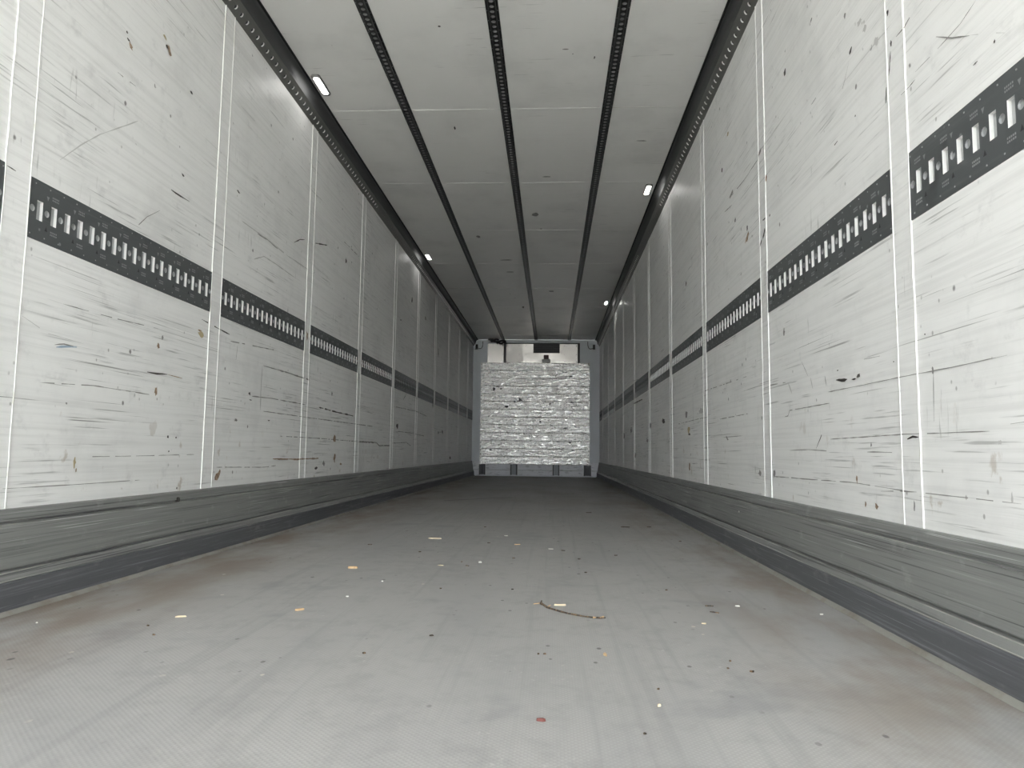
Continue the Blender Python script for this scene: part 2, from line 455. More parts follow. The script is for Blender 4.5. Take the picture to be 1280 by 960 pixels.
STRIPS = [FIRST + PITCH * i for i in range(11)]   # the first one the photo shows a trace of is 0
BAYS = [(STRIPS[i] + SW / 2, (STRIPS[i + 1] - SW / 2) if i < 10 else D) for i in range(11)]
REAR = (Y0, STRIPS[0] - SW / 2)    # unseen plain wall, lengthened behind the camera for the light gradient
walls = {}
for side, s in (('left', -1), ('right', 1)):
    mw = M['wall_l' if s < 0 else 'wall_r']
    X = lambda d, s=s: s * (HW - d)          # d = distance in from the wall face
    xr = lambda d0, d1, X=X: sorted((X(d0), X(d1)))
    wl = build('wall_' + side, MB().box(*xr(-0.03, -0.09), Y0, D + 0.1, -0.14, H + 0.02), mw, kind='structure')
    walls[s] = wl
    for (a, b) in BAYS:
        build('panel', MB().box(*xr(-0.03, 0), a, b, 0.0, ZB - 0.001), mw, wl)
        build('panel', MB().box(*xr(-0.03, 0), a, b, ZT + 0.001, H - 0.02), mw, wl)
    build('panel', MB().box(*xr(-0.03, 0), *REAR, 0.0, H - 0.02), mw, wl)
    for y in STRIPS:
        st = build('joint_strip', MB().box(*xr(-0.03, 0.0015), max(Y0, y - SW / 2 + 0.004), y + SW / 2 - 0.004, 0.0, H - 0.02), mw, wl)
        for e in (-1, 1):
            yy = y + e * (SW / 2 - 0.001)
            if yy < Y0 + 0.01:
                continue
            # a hand-laid bead that wanders a little
            n = 40
            mb = MB()
            vs = []
            for k in range(n + 1):
                z = 0.2 + (H - 0.25) * k / n
                j = rnd.uniform(-0.0016, 0.0016)
                hw = 0.0021 + rnd.uniform(-0.0005, 0.0007)
                vs += [(X(-0.004), yy + j - hw, z), (X(0.0034), yy + j - hw * 0.5, z), (X(0.0034), yy + j + hw * 0.5, z), (X(-0.004), yy + j + hw, z)]
            fs = [(4 * k + q, 4 * k + q + 1, 4 * k + q + 5, 4 * k + q + 4) for k in range(n) for q in range(3)]
            build('edge_bead', mb.add(vs, fs), M['bead'], st)
    # kick plate: stepped aluminium profile with grooves
    bb = thing('baseboard_' + side, '', '')
    del bb['label'], bb['category']
    bb['kind'] = 'structure'
    prof = [(-0.01, ZK), (0.010, ZK), (0.014, ZK - 0.004), (0.019, 0.250), (0.012, 0.2480), (0.012, 0.2430), (0.022, 0.241),
            (0.031, 0.180), (0.037, 0.122), (0.026, 0.1195), (0.026, 0.1135), (0.042, 0.112), (0.052, 0.092), (0.052, 0.089), (-0.01, 0.089)]
    build('upper_profile', MB().prism([(X(d), z) for d, z in prof], Y0, D), M['kick'], bb)
    for d, z in ((0.0225, 0.2405), (0.0425, 0.1115), (0.0528, 0.0915)):  # worn ridge edges, with the ridge highlight put into the pale colour
        build('profile_edge', MB().prism([(X(d - 0.003), z + 0.0012), (X(d), z + 0.0012), (X(d + 0.0006), z), (X(d), z - 0.0014), (X(d - 0.003), z - 0.0014)], Y0, D), M['kick_edge'], bb)
    prof = [(-0.01, 0.0888), (0.053, 0.0888), (0.056, 0.085), (0.056, 0.012), (-0.01, 0.012)]
    build('foot_strip', MB().prism([(X(d), z) for d, z in prof], Y0, D), M['kick_low'], bb)
    prof = [(0.02, 0.0118), (0.058, 0.0118), (0.063, 0.009), (0.070, 0.001), (0.02, 0.001)]
    build('sealant_bead', MB().prism([(X(d), z) for d, z in prof], Y0, D), M['sealant'], bb)
    # one loose fixing shows on each plate
    px, py, mt = ((224, 624.5, M['k_dark']) if s < 0 else (925, 641, M['galv']))
    c = hit(px, py, 0, X(0.025))
    mb = MB()
    mb.tube([(X(0.012), c.y, c.z), (X(0.030 if s > 0 else 0.0235), c.y, c.z)], 0.010, 10)
    build('rivet', mb, mt, bb)

# ------------------------------------------------------------------ lashing rails in the walls
ORD = ['nearest the camera', 'second from the camera', 'third from the camera', 'fourth from the camera',
       'fifth from the camera', 'sixth from the camera', 'seventh from the camera', 'eighth from the camera',
       'ninth from the camera', 'tenth from the camera', 'short one ending at the front wall']
ZC = (ZB + ZT) / 2
HB = (ZT - ZB) / 2
SLOT = ('rect', 0.0125, 0.0295)
HOLE = ('circle', 0.0105)


def rail_meshes(s, length):
    nslot = max(1, int(round((length / 0.06146 * 2 - 1) / 2)))
    step = length / (2 * nslot + 1)
    plate, cups, marks, dents, screws = MB(), MB(), MB(), MB(), MB()
    slots = []
    px = -s * 0.0015                                   # plate face, proud of the panel
    for k in range(2 * nslot + 1):
        yc = step * (k + 0.5)
        inner = SLOT if k % 2 else HOLE
        frame_cell(plate, lambda u, v, yc=yc: (px, yc + u, v), step / 2, HB, inner)
        if k % 2:
            slots.append(yc)
        else:
            cup(cups, lambda u, v, d, yc=yc: (px + s * d, yc + u, v), HOLE, 0.0055)
        if k % 4 == 2:                                  # stamped arrows and rows of stamped characters
            q = -s * 0.0008
            for sg, mb_ in ((1, marks), (-1, dents)):  # lower arrows: the shade of the dent is put into a dark colour
                z0 = sg * 0.047
                mb_.add([(px + q, yc - 0.006, z0 + sg * 0.007), (px + q, yc + 0.006, z0 + sg * 0.007), (px + q, yc, z0 - sg * 0.007)], [(0, 1, 2)])
                for r in range(2):
                    zz = sg * 0.054 + (r - 0.5) * 0.008
                    for c in range(5):
                        ya = yc + 0.020 + c * 0.0062
                        if ya + 0.005 < length:
                            marks.box(px, px + q * 0.5, ya, ya + 0.0035, zz - 0.0022, zz + 0.0022)
        if k % 2 == 0:
            for sg in (1, -1):
                yy = yc + (0.008 if sg > 0 else -0.004)
                screws.box(px, px - s * 0.0012, yy - 0.0017, yy + 0.0017, sg * 0.077 - 0.0017, sg * 0.077 + 0.0017)
    for z in (-HB, HB):
        plate.add([(px, 0, z), (px, length, z), (px + s * 0.02, length, z), (px + s * 0.02, 0, z)], [(0, 1, 2, 3)])
    for y in (0, length):
        plate.add([(px, y, -HB), (px, y, HB), (px + s * 0.02, y, HB), (px + s * 0.02, y, -HB)], [(0, 1, 2, 3)])
    return plate, cups, marks, dents, screws, slots


for side, s in (('left', -1), ('right', 1)):
    cache = {}
    one = MB()
    cup(one, lambda u, v, d: (-s * 0.0015 + s * d, u, v), SLOT, 0.0095)
    slot_me = one.mesh('slot_liner', M['galv'], back=M['galv_dull'])  # light put into the colours: bright side walls, duller slot back
    one = MB()
    cup(one, lambda u, v, d: (-s * 0.0015 + s * d, u, v), HOLE, 0.0055)
    hole_me = one.mesh('round_hole_cup', M['galv_dull'])
    for i, (a, b) in enumerate(BAYS):
        key = round(b - a, 3)
        if key not in cache:
            pl, cu, ma, de, sc, sl = rail_meshes(s, b - a)
            allslots = MB()
            for y in sl:
                cup(allslots, lambda u, v, d, y=y: (-s * 0.0015 + s * d, y + u, v), SLOT, 0.0095)
            cache[key] = (pl.mesh('plate', M['rail']), cu.mesh('hole_cups', M['galv_dull']), ma.mesh('stamped_marks', M['stamp']),
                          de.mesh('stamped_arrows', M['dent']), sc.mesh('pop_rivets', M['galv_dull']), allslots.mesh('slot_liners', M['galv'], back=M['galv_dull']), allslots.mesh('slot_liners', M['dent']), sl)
        pl, cu, ma, de, sc, als, als_dark, sl = cache[key]
        t = thing('lashing_rail', 'dark grey slotted lashing rail in the %s wall, %s' % (side, ORD[i]), 'rail',
                  (s * HW, a, ZC), 'lashing rails along the %s wall' % side)
        obj('plate', pl, t)
        if i <= 3:
            for y in sl:
                obj('slot_liner', slot_me, t, (0, y, 0))
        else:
            obj('slot_liners', als if i == 4 else als_dark, t, kind='stuff')  # the farther rails take near-black liners
        if i <= 1:
            step = (b - a) / (2 * len(sl) + 1)
            for k in range(len(sl) + 1):
                obj('hole_cup', hole_me, t, (0, step * (2 * k + 0.5), 0))
        else:
            obj('hole_cups', cu, t, kind='stuff')
        obj('stamped_marks', ma, t, kind='stuff')
        obj('stamped_arrows', de, t, kind='stuff')
        obj('pop_rivets', sc, t, kind='stuff')

# ------------------------------------------------------------------ perforated ceiling rails
LEN = D - Y0
plate, cups, rivets = MB(), MB(), MB()
n = int(LEN / 0.042)
st = LEN / n
for k in range(n):
    yc = st * (k + 0.5)
    frame_cell(plate, lambda u, v, yc=yc: (v, yc + u, -0.012), st / 2, 0.0165, ('circle', 0.0115))
    cup(cups, lambda u, v, d, yc=yc: (v, yc + u, -0.012 + d), ('circle', 0.0115), 0.008)
    if k % 2 == 0:
        for sg in (-1, 1):
            x = sg * 0.0265
            rivets.box(x - 0.0014, x + 0.0014, yc - 0.002, yc + 0.002, -0.0062, -0.0045)
web_me, cup_me, riv_me = plate.mesh('perforated_web', M['black_rail']), cups.mesh('hole_cups', M['galv_dark']), rivets.mesh('pop_rivets', M['galv_dull'])
fl = MB()
for sg in (-1, 1):
    fl.prism([(sg * 0.0322, 0), (sg * 0.0322, -0.003), (sg * 0.030, -0.005), (sg * 0.021, -0.005), (sg * 0.021, 0)], 0, LEN)
fl_me = fl.mesh('flange', M['black_rail'])
rg = MB()
for sg in (-1, 1):
    rg.prism([(sg * 0.0209, 0), (sg * 0.0209, -0.014), (sg * 0.0195, -0.0155), (sg * 0.0175, -0.0155), (sg * 0.0165, -0.014), (sg * 0.0165, 0)], 0, LEN)
rg_me = rg.mesh('ridge', M['cove'])
for x, wd in ((-0.6458, 'leftmost'), (-0.0058, 'middle'), (0.6433, 'rightmost')):
    t = thing('ceiling_rail', 'black perforated ceiling rail, %s of the three across the white ceiling' % wd, 'rail', (x, Y0, H), 'perforated ceiling rails')
    obj('flange', fl_me, t)
    obj('ridge', rg_me, t)
    obj('perforated_web', web_me, t)
    obj('hole_cups', cup_me, t, kind='stuff')
    obj('pop_rivets', riv_me, t, kind='stuff')

# ------------------------------------------------------------------ cove rails in the corners
A = Vector((0.000, 2.520))       # (distance from wall, z)
B = Vector((0.046, 2.574))
for side, s in (('left', -1), ('right', 1)):
    t = thing('corner_rail', 'dark grey curved corner rail with bright holes above the %s wall' % side, 'rail', (s * HW, Y0, 0), 'corner rails under the ceiling')
    vd = (B - A).normalized()
    hw = (B - A).length / 2
    nd = Vector((-vd.y, vd.x))        # into the corner
    mid = (A + B) / 2
    segs = [(Y0, 5.98, 1), (5.98, 7.50, 0), (7.50, D, 1)]
    for y0, y1, bright in segs:
        pm, cm = MB(), MB()
        n = int((y1 - y0) / 0.063)
        st = (y1 - y0) / n
        inner = ('circle', 0.0115 if bright else 0.006)

        def P(u, v, d, yc):
            q = mid + vd * (v + 0.0) + nd * d
            return (-s * q.x, yc + u - Y0, q.y)
        for k in range(n):
            yc = y0 + st * (k + 0.5)
            frame_cell(pm, lambda u, v, yc=yc: P(u, v, 0, yc), st / 2, hw, inner)
            cup(cm, lambda u, v, d, yc=yc: P(u, v, d, yc), inner, 0.007)
        build('perforated_strip', pm, M['cove_strip'], t)
        build('hole_cups', cm, M['galv'] if bright else M['galv_dark'], t, kind='stuff', back=M['dent'])  # lit hole walls and shaded backs are put into the two colours
        arc = [(0.046, 2.574), (0.046, 2.580)]
        for k in range(9):
            g = math.pi / 2 * k / 8
            arc.append((0.0465 + 0.031 * (1 - math.cos(g)), 2.585 + 0.055 * math.sin(g)))
        arc += [(0.079, 2.6405), (0.079, 2.649), (0.0, 2.649), (0.0, 2.60)]
        build('cove', MB().prism([(-s * d, z) for d, z in arc], y0 - Y0 + 0.001, y1 - Y0 - 0.001), M['cove'], t, smooth=False)
    build('shadow_gap', MB().prism([(-s * 0.0792, 2.6495), (-s * 0.0792, 2.643), (-s * 0.0903, 2.643), (-s * 0.0903, 2.6495)], 0, LEN), M['gap_black'], t)  # shadow gap under the ceiling, its shade put in as a black strip

# ------------------------------------------------------------------ ceiling lamps
def rounded(w, l, r, n=4):
    pts = []
    for cx, cy, g0 in ((w / 2 - r, l / 2 - r, 0), (-w / 2 + r, l / 2 - r, 90), (-w / 2 + r, -l / 2 + r, 180), (w / 2 - r, -l / 2 + r, 270)):
        for k in range(n + 1):
            g = math.radians(g0 + 90 * k / n)
            pts.append((cx + r * math.cos(g), cy + r * math.sin(g)))
    return pts


def slab(pts, z0, z1, bevel=0.0):
    n = len(pts)
    mb = MB()
    k = 1 - bevel
    vs = [(x, y, z1) for x, y in pts] + [(x, y, z0 + (z1 - z0) * 0.4) for x, y in pts] + [(x * k, y * (1 - bevel * 0.4), z0) for x, y in pts]
    fs = [tuple(range(n)), tuple(range(3 * n - 1, 2 * n - 1, -1))]
    for r in (0, 1):
        fs += [(r * n + i, r * n + (i + 1) % n, (r + 1) * n + (i + 1) % n, (r + 1) * n + i) for i in range(n)]
    return mb.add(vs, fs)


fr_me = slab(rounded(0.055, 0.245, 0.020), -0.010, 0.0, 0.06).mesh('frame', M['lamp_frame'])
le_me = slab(rounded(0.036, 0.200, 0.014), -0.0112, -0.0095, 0.03).mesh('lens', M['lens'])
for x, y, lab in ((-1.098, 4.08, 'lit white oblong lamp on the ceiling by the left corner rail, the larger and nearer'),
                  (-1.098, 7.90, 'small lit lamp on the ceiling by the left corner rail, farther down'),
                  (1.088, 5.86, 'lit white oblong lamp on the ceiling by the right corner rail, the nearer'),
                  (1.088, 10.40, 'tiny lit lamp on the ceiling by the right corner rail near the front wall')):
    t = thing('ceiling_lamp', lab, 'lamp', (x, y, H), 'lit ceiling lamps')
    obj('frame', fr_me, t)
    obj('lens', le_me, t)

# ------------------------------------------------------------------ front wall
XS = 0.02
wf = build('wall_front', MB().box(-HW, HW, D, D + 0.1, 0, H), M['front'], kind='structure')
# pale skirt below, rounded at the lower corners
pts = [(-HW + 0.02, 0.27), (-HW + 0.02, 0.05), (-HW + 0.05, 0.02), (HW - 0.05, 0.02), (HW - 0.02, 0.05), (HW - 0.02, 0.27)]
mb = MB()
n = len(pts)
mb.add([(x, D - 0.02, z) for x, z in pts] + [(x, D, z) for x, z in pts],
       [tuple(range(n)), tuple(range(2 * n - 1, n - 1, -1))] + [(i, (i + 1) % n, (i + 1) % n + n, i + n) for i in range(n)])
build('skirt', mb, M['skirt'], wf)
mb = MB()
for z in (0.115,):
    mb.box(-HW + 0.03, HW - 0.03, D - 0.0215, D - 0.02, z, z + 0.006)
build('skirt_groove', mb, M['k_grey'], wf)

t = thing('bulkhead_plate', 'large worn bare-metal plank bulkhead standing before the front wall', 'bulkhead', (0, D - 0.10, 0))
bx0, bx1, bz0, bz1 = -1.065, 1.035, 0.228, 2.185
NP = 13
ph = (bz1 - bz0) / NP
for k in range(NP):
    z0, z1 = bz0 + k * ph, bz0 + (k + 1) * ph
    mb = MB()
    yo = rnd.uniform(-0.002, 0.002)
    # a plank with two pressed grooves
    pr = [(0.012, z0 + 0.002), (0.003, z0 + 0.002), (0.0, z0 + 0.008), (0.0, z0 + ph * 0.47), (0.004, z0 + ph * 0.49), (0.004, z0 + ph * 0.51),
          (0.0, z0 + ph * 0.53), (0.0, z1 - 0.008), (0.003, z1 - 0.002), (0.012, z1 - 0.002)]
    m_ = len(pr)
    mb.add([(bx0 + 0.035, y + yo, z) for y, z in pr] + [(bx1 - 0.035, y + yo, z) for y, z in pr],
           [(i, (i + 1) % m_, (i + 1) % m_ + m_, i + m_) for i in range(m_)] + [tuple(range(m_)), tuple(range(2 * m_ - 1, m_ - 1, -1))])
    build('plank', mb, M['plank'], t)
for xa, xb in ((bx0, bx0 + 0.033), (bx1 - 0.033, bx1)):
    e = build('edge_strip', MB().box(xa, xb, -0.004, 0.012, bz0, bz1), M['plank'], t)
    mb = MB()
    for k in range(26):
        z = bz0 + 0.04 + k * (bz1 - bz0 - 0.08) / 25
        mb.box((xa + xb) / 2 - 0.006, (xa + xb) / 2 + 0.006, -0.006, -0.004, z - 0.012, z + 0.012)
    build('fixings', mb, M['k_dark'], e, kind='stuff')
build('backing', MB().box(bx0, bx1, 0.0125, 0.03, bz0, bz1), M['k_dark'], t)
# torn holes and dark gouges in the plate
for px, py, rx, rz, tri in ((649.5, 499, 2.4, 2.2, 1), (632, 508, 2.8, 1.6, 0), (642, 502, 1.7, 1.3, 0), (654.5, 502.5, 3.6, 0.5, 0), (706, 535, 3.2, 1.3, 0),
                            (711, 553.5, 1.8, 1.3, 0), (714.5, 563, 1.6, 1.0, 0), (712, 471, 2.2, 1.2, 0), (706, 466, 1.5, 0.9, 0), (714, 558, 1.6, 0.8, 0),
                            (616, 486, 1.8, 2.6, 0), (621, 483, 3.2, 1.0, 0), (625, 486, 2.2, 0.9, 0), (674, 527, 1.6, 1.6, 0), (686, 505, 2.0, 0.8, 0), (717, 508, 1.6, 0.9, 0),
                            (622, 556, 3.4, 0.6, 0), (633, 559, 3.0, 0.5, 0), (612, 562, 1.6, 1.3, 0)):
    c = hit(px, py, 1, D - 0.105)
    sx, sz = rx * 0.0152, rz * 0.0152
    if tri:
        q = [(-sx, sz), (-sx, -sz), (sx * 1.3, -sz)]
    else:
        q = [(sx * math.cos(2 * math.pi * k / 9) * rnd.uniform(0.6, 1.2), sz * math.sin(2 * math.pi * k / 9) * rnd.uniform(0.6, 1.2)) for k in range(9)]
    mb = MB().add([(c.x + XS + x, -0.0045, c.z + z) for x, z in q], [tuple(range(len(q)))])
    build('torn_hole' if rz > 1.2 else 'gouge', mb, M['gap_black'], t)
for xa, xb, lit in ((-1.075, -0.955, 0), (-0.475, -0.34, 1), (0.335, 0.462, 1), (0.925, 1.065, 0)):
    p = build('support_post', MB().box(xa + 0.028, xb - 0.028, 0.0, 0.06, 0.03, 0.226), M['post_light' if lit else 'post'], t)  # light on the middle posts is put into a paler steel colour
    for q in (xa, xb - 0.026):
        build('flange', MB().box(q, q + 0.026, 0.01, 0.064, 0.025, 0.226), M['post'], p)
    for q in (xa - 0.012, xb + 0.002):
        mb = MB()
        for k in range(6):
            z = 0.05 + k * 0.03
            mb.box(q, q + 0.010, 0.05, 0.064, z, z + 0.016)
        build('bright_tabs', mb, M['galv'], p, kind='stuff')

# ------------------------------------------------------------------ cooling unit cover above the bulkhead
t = thing('cooling_unit_cover', 'shiny stainless steel cooling unit cover with a black grille at the ceiling', 'cooling unit', (0, D - 0.06, 2.10))   # its foot sits on the bulkhead's top edge
build('side_cover', MB().box(-0.945, -0.635, 0.0, 0.055, 0.087, 0.46), M['steel'], t)
build('gap_trim', MB().box(-0.632, -0.585, -0.004, 0.055, 0.087, 0.475), M['black'], t)
mb = MB()      # main cover: a bent sheet with a fold line
prf = [(-0.583, 0.0), (-0.26, -0.016), (0.80, -0.004), (0.80, 0.055), (-0.583, 0.055)]
mb.add([(x, y, 0.087) for x, y in prf] + [(x, y, 0.455) for x, y in prf],
       [(i, (i + 1) % 5, (i + 1) % 5 + 5, i + 5) for i in range(5)] + [tuple(range(5)), tuple(range(9, 4, -1))])
build('main_cover', mb, M['steel'], t)
build('top_trim', MB().box(-0.583, 0.845, -0.004, 0.055, 0.457, 0.477), M['black'], t)
build('side_trim', MB().box(0.803, 0.845, -0.004, 0.055, 0.087, 0.456), M['black'], t)
mb = MB()
for sx_ in (-0.93, -0.65, -0.57, -0.33, -0.2, 0.55, 0.78):
    for z in (0.11, 0.25, 0.42):
        mb.tube([(sx_, -0.012, z), (sx_, -0.019, z)], 0.007, 6)
build('screws', mb, M['k_dark'], t, kind='stuff')
g = build('grille', MB().box(-0.055, 0.455, -0.020, -0.006, 0.278, 0.46), M['black'], t)
for k in range(14):
    x = -0.05 + k * 0.5 / 13
    build('bar', MB().box(x - 0.003, x + 0.003, -0.028, -0.0205, 0.28, 0.458), M['post'], g)
for k in range(5):
    z = 0.285 + k * 0.168 / 4
    build('cross_bar', MB().box(-0.053, 0.453, -0.0345, -0.0285, z - 0.003, z + 0.003), M['post'], g)
p = build('indicator_box', MB().box(0.147, 0.242, -0.075, -0.018, 0.155, 0.235), M['red'], t)
build('bracket', MB().box(0.115, 0.275, -0.085, -0.018, 0.088, 0.150), M['lamp_frame'], p)

# sensors and cables in the upper corners
for px, py, s, lab in ((593.3, 430.8, -1, 'small black sensor box with a looped cable in the upper left front corner'),
                       (744.3, 431.3, 1, 'small black sensor box with a looped cable in the upper right front corner')):
    c = hit(px, py, 1, D)
    x = c.x + (0.045 if s < 0 else -0.03)
    t = thing('sensor_box', lab, 'sensor', (x, D, c.z - 0.045))
    build('body', MB().box(-0.021, 0.021, -0.05, -0.001, -0.045, 0.045), M['black'], t)
    pts = []
    for k in range(9):
        u = k / 8
        pts.append((-s * (0.02 + 0.10 * math.sin(u * math.pi * 0.55)), -0.025, -0.02 - 0.035 * math.sin(u * math.pi) + 0.125 * u * u))
    build('cable', MB().tube(pts, 0.006), M['black'], t, smooth=True)
c = hit(618, 428, 1, D - 0.05)
t = thing('hose_bundle', 'bundle of black hoses drooping from the ceiling beside the cooling unit', 'hose', (c.x + 0.03, D - 0.12, 2.60))
for dz, x0, x1, r in ((0.030, -0.14, 0.06, 0.018), (0.0, -0.09, 0.20, 0.022), (-0.035, 0.02, 0.21, 0.018)):
    pts = [(x0 + (x1 - x0) * u / 6, 0.02 * math.sin(u), dz + 0.012 * math.sin(u * 1.7)) for u in range(7)]
    build('hose', MB().tube(pts, r, 8), M['black'], t, smooth=True)
build('clamp', MB().box(-0.11, -0.04, -0.03, 0.03, 0.0, 0.048), M['black'], t)

# ------------------------------------------------------------------ marks on the walls (flat wear on the panel faces)
def ribbon(s, pts, wpx, mat, name='scratch', off=0.0022, broken=0.0):
    X = s * (HW - off)
    P = [hit(x, y, 0, X) for x, y in pts]
    Q = []
    for a, b in zip(P[:-1], P[1:]):
        k = max(2, int((b - a).length / 0.03))
        Q += [a.lerp(b, i / k) for i in range(k)]
    Q.append(P[-1])
    vs, n = [], len(Q)
    for i, q in enumerate(Q):
        tdir = (Q[min(i + 1, n - 1)] - Q[max(i - 1, 0)]).normalized()
        nrm = Vector((0, -tdir.z, tdir.y))
        depth = q.y
        h = 0.5 * wpx * depth / F_PX * rnd.uniform(0.35, 1.25) * (0.35 if i in (0, n - 1) else 1)
        q = q + nrm * rnd.uniform(-0.25, 0.25) * h
        vs += [q + nrm * h, q - nrm * h]
    fs = [(2 * i, 2 * i + 1, 2 * i + 3, 2 * i + 2) for i in range(n - 1) if rnd.random() >= broken]
    if fs:
        build(name, MB().add(vs, fs), M[mat], walls[s])


def blob(s, px, py, rx, ry, mat, tilt=0.0, name='paint_chip', off=0.0024):
    X = s * (HW - off)
    c = hit(px, py, 0, X)
    u = hit(px + 1, py, 0, X) - c
    u = Vector((0, u.y, 0))
    v = Vector((0, 0, -abs(c.y) / F_PX))
    n = 11
    q = []
    for k in range(n):
        g = 2 * math.pi * k / n
        r = rnd.uniform(0.55, 1.15)
        a, b = r * rx * math.cos(g), r * ry * math.sin(g)
        q.append(c + u * (a + tilt * b) + v * b)
    build(name, MB().add(q, [tuple(range(n))]), M[mat], walls[s])


Lw, Rw = -1, 1
for a in ((163.5, 57, 2.6, 5, 'k_brown', .3), (159, 40, 1.2, 2, 'k_dark'), (161, 50, 2, 2, 'k_dark', .5), (212, 64, 2.6, 6.5, 'k_brown', .3), (206, 46, 2, 3, 'k_yellow', .5),
          (209, 58, 2, 2.6, 'k_dark', .4), (239.5, 115.5, 1.8, 2.4, 'k_dark'), (229, 219, 2, 2, 'k_dark', .6), (195, 489, 1.9, 6.5, 'k_brown'), (251, 418, 3.6, 5, 'k_yellow'),
          (250, 413, 2.6, 1.5, 'k_brown'), (198, 432, 2, 4.5, 'k_brown'), (203, 422, 1.5, 3.6, 'k_grey'), (93, 578, 2, 8, 'k_yellow'), (95, 588, 1.2, 3, 'k_brown'), (272.6, 594, 3.2, 7, 'k_brown', -.3),
          (210, 546, 1.2, 2.5, 'k_dark'), (211, 564, 1, 1.5, 'k_dark'), (220, 547, 1, 1.2, 'k_dark'), (83, 504, 1.2, 2, 'k_grey'), (221, 610, 1, 1.5, 'k_dark'), (298, 239.5, 2, 1.5, 'k_dark', .6),
          (432.5, 326, 1, 4.2, 'k_dark'), (384, 419.5, 1.2, 6.5, 'k_brown'), (418, 549, 1.8, 5.5, 'k_brown'), (418, 572, 1.4, 7, 'k_brown'), (395, 585, 2, 2, 'k_dark'), (404.5, 579, 1.4, 4, 'k_grey'),
          (426, 580, 1.5, 1.5, 'k_brown'), (295, 525, 1.8, 2, 'k_grey'), (336, 525.5, 1.2, 1, 'k_dark'), (496.7, 533, 1.5, 4, 'k_dark'), (541, 505, .7, 7, 'k_dark'), (562.5, 572.5, 1, 2, 'k_dark'),
          (415, 492, 1.2, 3, 'k_grey'), (312, 492, 1.2, 2.5, 'k_dark'), (313, 500, 2, .8, 'k_dark'), (515, 375, .7, 4.5, 'k_dark'), (532, 398, .6, 2.6, 'k_dark'), (501, 400, .8, 1.2, 'k_dark'),
          (553, 540, .8, 3, 'k_dark'), (548, 541, .8, 2, 'k_grey'), (548, 442, .5, 7, 'k_grey')):
    blob(Lw, *a)
for a in ((981, 90, 1.5, 6, 'k_dark'), (1063, 64, 1.6, 4.5, 'k_dark', -.2), (1109.5, 16, 1.3, 5, 'k_dark'), (1113.7, 54, 1.5, 4.5, 'k_dark'), (1243, 52, 1.1, 3.5, 'k_dark'), (1056, 20, 1.5, 4, 'k_grey'),
          (1074, 28, 3.5, 4, 'k_pale'), (1081, 35, 3, 5, 'k_pale'), (1095, 52, 3, 6, 'k_pale'), (1069, 145, .8, 1.6, 'k_dark'), (1014, 25, .8, 2.2, 'k_dark', -.4), (1073, 470, 2.6, 2.5, 'k_dark', -.3), (1067, 474, 2.5, 1.2, 'k_dark'),
          (1095.6, 633, 2.4, 5, 'k_brown'), (1143, 633, 1, 7, 'k_grey'), (1071, 599, 1, 5.5, 'k_brown'), (1082, 630, 1, 4, 'k_brown'), (1089, 556, 1, 3, 'k_grey'), (1265, 622, 1.3, 8, 'k_pale'), (1250, 553, 2.5, 3, 'k_pale'),
          (1156, 418, .9, 1, 'k_dark'), (1047, 463, 1, 1, 'k_dark'), (1117, 452, 1, 1, 'k_dark'), (980, 415, 1.2, 5, 'k_grey'), (949.5, 191, 1.7, 4, 'k_grey', -.3), (957.5, 222.5, 1.1, 7, 'k_brown'), (955, 292, 1.1, 7, 'k_dark', -.25),
          (951, 304, 1.2, 4, 'k_dark', -.3), (934, 297, 2, 6, 'k_brown', -.3), (934, 285, .9, 3.5, 'k_dark'), (955, 274, 2, 1.5, 'k_dark'), (902.5, 212.5, .8, 3.6, 'k_dark'), (919, 275, .8, 3.6, 'k_dark'), (857.5, 355, .7, 4, 'k_dark'),
          (914, 243, 2.2, 3.4, 'k_grey', -.4), (962, 269, .9, 1.6, 'k_dark'), (910, 167, 1.2, 3, 'k_yellow'), (829, 526, 2.4, 3.4, 'k_dark'), (861, 537.5, 1.6, 5, 'k_yellow'), (861.5, 543, 1.4, 1.5, 'k_dark'), (862, 584, 1, 5, 'k_brown'),
          (813, 532, 1, 4, 'k_dark'), (789, 538, .9, 4, 'k_dark'), (809, 550, .9, 3.2, 'k_dark'), (794, 569, .8, 4.5, 'k_dark'), (858, 518, 1.6, 4, 'k_grey'), (876, 514, 3, 4, 'k_pale'), (909, 548, 1.2, 3, 'k_grey', .4),
          (950, 591, 2, 4, 'k_grey'), (968, 592, 1.6, 5, 'k_grey'), (780, 545, .7, 4, 'k_dark'), (1166, 462, 1.5, 5, 'k_grey')):
    blob(Rw, *a)
